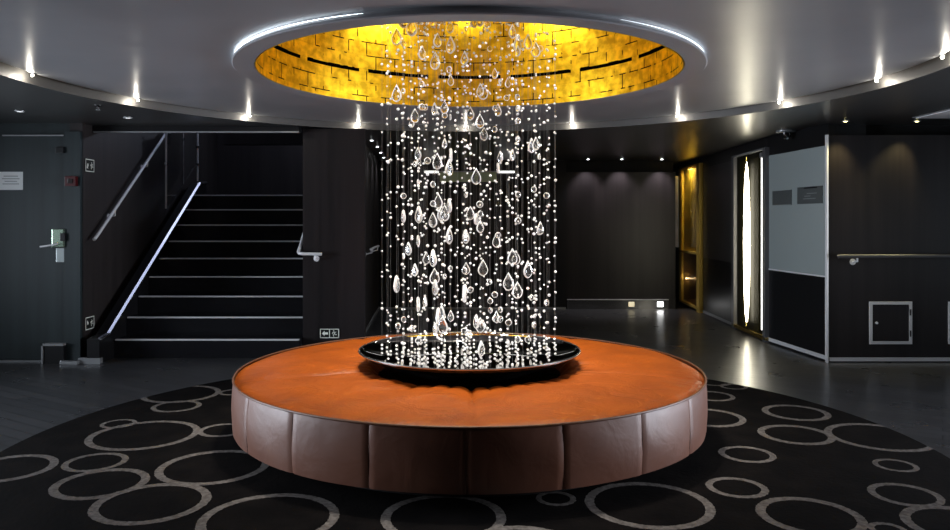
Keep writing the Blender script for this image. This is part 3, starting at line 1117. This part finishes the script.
def man(bm, ox, s, y0, y1):
    """running person of simple strokes, height about s"""
    def stroke(pts, t):
        for (xa, za), (xb, zb) in zip(pts, pts[1:]):
            A, B = Vector((ox + xa * s, za * s)), Vector((ox + xb * s, zb * s))
            d = (B - A).normalized()
            n_ = Vector((-d.y, d.x)) * t * s
            d = d * t * s * .6
            q = [A - d + n_, B + d + n_, B + d - n_, A - d - n_]
            f = [bm.verts.new((p.x, y0, p.y)) for p in q]
            g = [bm.verts.new((p.x, y1, p.y)) for p in q]
            bm.faces.new(f); bm.faces.new(g[::-1])
            for i in range(4):
                j = (i + 1) % 4
                bm.faces.new((f[j], f[i], g[i], g[j]))
    stroke([(-.02, .18), (.06, -.08)], .085)
    stroke([(.06, -.08), (-.12, -.2), (-.08, -.42)], .055)
    stroke([(.06, -.08), (.22, -.2), (.36, -.16)], .055)
    stroke([(-.02, .18), (-.24, .10), (-.28, -.06)], .045)
    stroke([(-.02, .18), (.18, .12), (.26, .22)], .045)
    c = (ox - .06 * s, .36 * s)
    ring = [bm.verts.new((c[0] + .085 * s * math.cos(q * PI / 5), y0, c[1] + .085 * s * math.sin(q * PI / 5))) for q in range(10)]
    bm.faces.new(ring)


# exit sign with arrow and running figure, low on the wall beside the stairs
es = thing('exit_sign', 'small black exit sign with arrow and running figure low beside the stairs', 'sign', (X(329.7, 7.72), 7.7175, Z(333.3, 7.72)))
hw, hh = .097, .047
obj('board', BX(-hw, hw, -.006, 0, -hh, hh), M['sign_black'], es)
bm = bmesh.new()
for a in ((-hw, hw, hh - .007, hh), (-hw, hw, -hh, -hh + .007), (-hw, -hw + .007, -hh, hh), (hw - .007, hw, -hh, hh), (-.004, .004, -hh, hh)):
    box(bm, a[0], a[1], -.008, -.006, a[2], a[3])
obj('border', bm, M['sign_white'], es)
obj('arrow', plate_local([(-.078, 0), (-.050, .028), (-.050, .011), (-.016, .011), (-.016, -.011), (-.050, -.011), (-.050, -.028)], -.008, -.006), M['sign_white'], es)
bm = bmesh.new()
man(bm, .047, .07, -.0075, -.006)
obj('running_figure', bm, M['sign_white'], es)


def wall_sign(label, py, tilt):
    t = thing('safety_sign', label, 'sign', (LX + .001, 7.505, Z(py, 7.5)), PI / 2, 'small square signs on the stair side wall')
    s = .062
    obj('board', BX(-.085, .085, -.005, 0, -s, s), M['sign_black'], t)
    bm = bmesh.new()
    for a in ((-.085, .085, s - .008, s), (-.085, .085, -s, -s + .008), (-.085, -.077, -s, s), (.077, .085, -s, s)):
        box(bm, a[0], a[1], -.007, -.005, a[2], a[3])
    obj('border', bm, M['sign_white'], t)
    bm = bmesh.new()
    man(bm, .035, .075, -.007, -.005)
    obj('running_figure', bm, M['sign_white'], t)
    bm = plate_local([(-.045, .03), (-.06, .012), (-.045, .012)] if tilt else [(-.06, -.03), (-.03, -.03), (-.06, -.005)], -.007, -.005)
    box(bm, -.05, -.03, -.007, -.005, -.012, .016)
    obj('symbol', bm, M['sign_white'], t)
    return t


wall_sign('square black sign with running figure high on the stair side wall, near the ceiling', 165.5, 0)
wall_sign('square black sign with running figure low on the stair side wall, near the floor', 323, 1)

# ------------------------------------------------------------------ right wall fittings
def hatch(label, px0, px1, py0, py1):
    t = thing('access_hatch', label, 'hatch', ((X(px0) + X(px1)) / 2, FY, (Z(py0) + Z(py1)) / 2), 0, 'steel framed hatches in the right wall')
    w_, h_ = (X(px1) - X(px0)) / 2, (Z(py0) - Z(py1)) / 2
    bm = bmesh.new()
    f = .028
    for a in ((-w_, w_, h_ - f, h_), (-w_, w_, -h_, -h_ + f), (-w_, -w_ + f, -h_ + f, h_ - f), (w_ - f, w_, -h_ + f, h_ - f)):
        box(bm, a[0], a[1], -.014, 0, a[2], a[3])
    obj('frame', bm, M['steel'], t)
    dr = obj('door', BX(-w_ + f + .003, w_ - f - .003, -.008, -.001, -h_ + f + .003, h_ - f - .003), M['wood'], t)
    obj('knob', tube([(-w_ + .068, -.008, 0), (-w_ + .068, -.022, 0)], .012, 12), M['steel'], dr)
    for s in (-1, 1):
        obj('hinge', BX(w_ - f + .004, w_ - f + .016, -.018, -.013, s * h_ * .5 - .03, s * h_ * .5 + .03), M['black'], t)
    return t


hatch('square black hatch with silver frame low on the right wall, fully in view', 869, 911.5, 301.5, 344)
hatch('silver framed hatch cut off by the right edge of the view', 948, 990, 301.5, 344)


def plaque(label, a, lines):
    px0, px1, z0, z1 = a
    A, B = on_line(px1, K0, K1), on_line(px0, K0, K1)
    A, B = Vector(A), Vector(B)
    d = (B - A)
    L = d.length
    d.normalize()
    nrm = Vector((-d.y, d.x))
    t = thing('plaque', label, 'plaque', (*(A + nrm * .012), z0), math.atan2(d.y, d.x))
    h = z1 - z0
    obj('board', BX(0, L, 0, .008, 0, h, bev=.002), M['plaque'], t)
    if lines:
        obj('top_clip', BX(L * .2, L * .7, .008, .011, h - .02, h - .006), M['black'], t)
        bm = bmesh.new()
        for z, w0, w1 in ((.3, .25, .75), (.45, .45, .7), (.6, .2, .6)):
            box(bm, L * w0, L * w1, .008, .0088, h * z - .004, h * z + .004)
        obj('print', bm, M['plaque_lite'], t)
    else:
        obj('edge', BX(0, L, .008, .009, 0, .006), M['plaque_lite'], t)


plaque('dark grey plaque on the left of the pale grey panel', (774, 793, 1.545, 1.705), 0)
plaque('paler grey plaque with faint print on the right of the pale grey panel', (799, 824, 1.548, 1.722), 1)

# ceiling camera above the recess
Y = 8.0
t = thing('security_camera', 'small black dome camera with chrome glint under the ceiling near the grey panel', 'camera', (X(786, Y), Y, Z_OUT))
obj('base', lathe([(0, 0), (.10, 0), (.10, -.012), (.05, -.02), (0, -.02)], 32), M['steel_dull'], t, True)
obj('dome', lathe([(.05, -.018), (.048, -.05), (.036, -.075), (.018, -.088), (0, -.09)], 24), mat('black_glass', (.01, .01, .01), .05), t, True)
obj('lens', tube([(-.005, -.035, -.075), (-.005, -.048, -.085)], .012, 10), M['chrome'], t)

# sprinkler in the dark ceiling at the left
Y = F * (Z_OUT - EYE) / (HY - 105.5)
t = thing('sprinkler', 'tiny sprinkler head under the dark ceiling at the left', 'sprinkler', (X(98, Y), Y, Z_OUT))
obj('body', lathe([(0, 0), (.03, 0), (.03, -.006), (.01, -.012), (.008, -.035), (0, -.035)], 16), M['black'], t)
obj('deflector', lathe([(0, -.034), (.02, -.036), (.02, -.039), (0, -.039)], 16), M['steel_dull'], t)

# pale ceiling hatch at far right
t = thing('ceiling_hatch', 'pale grey hatch in the dark ceiling at the upper right', 'ceiling hatch', (4.55, 6.5, Z_OUT))
obj('panel', BX(-.46, .6, -.5, .44, -.012, 0), mat('pale_hatch', (.85, .86, .88), .5), t)
obj('frame', BX(-.48, .62, -.52, .46, -.006, .001), M['steel_dull'], t)
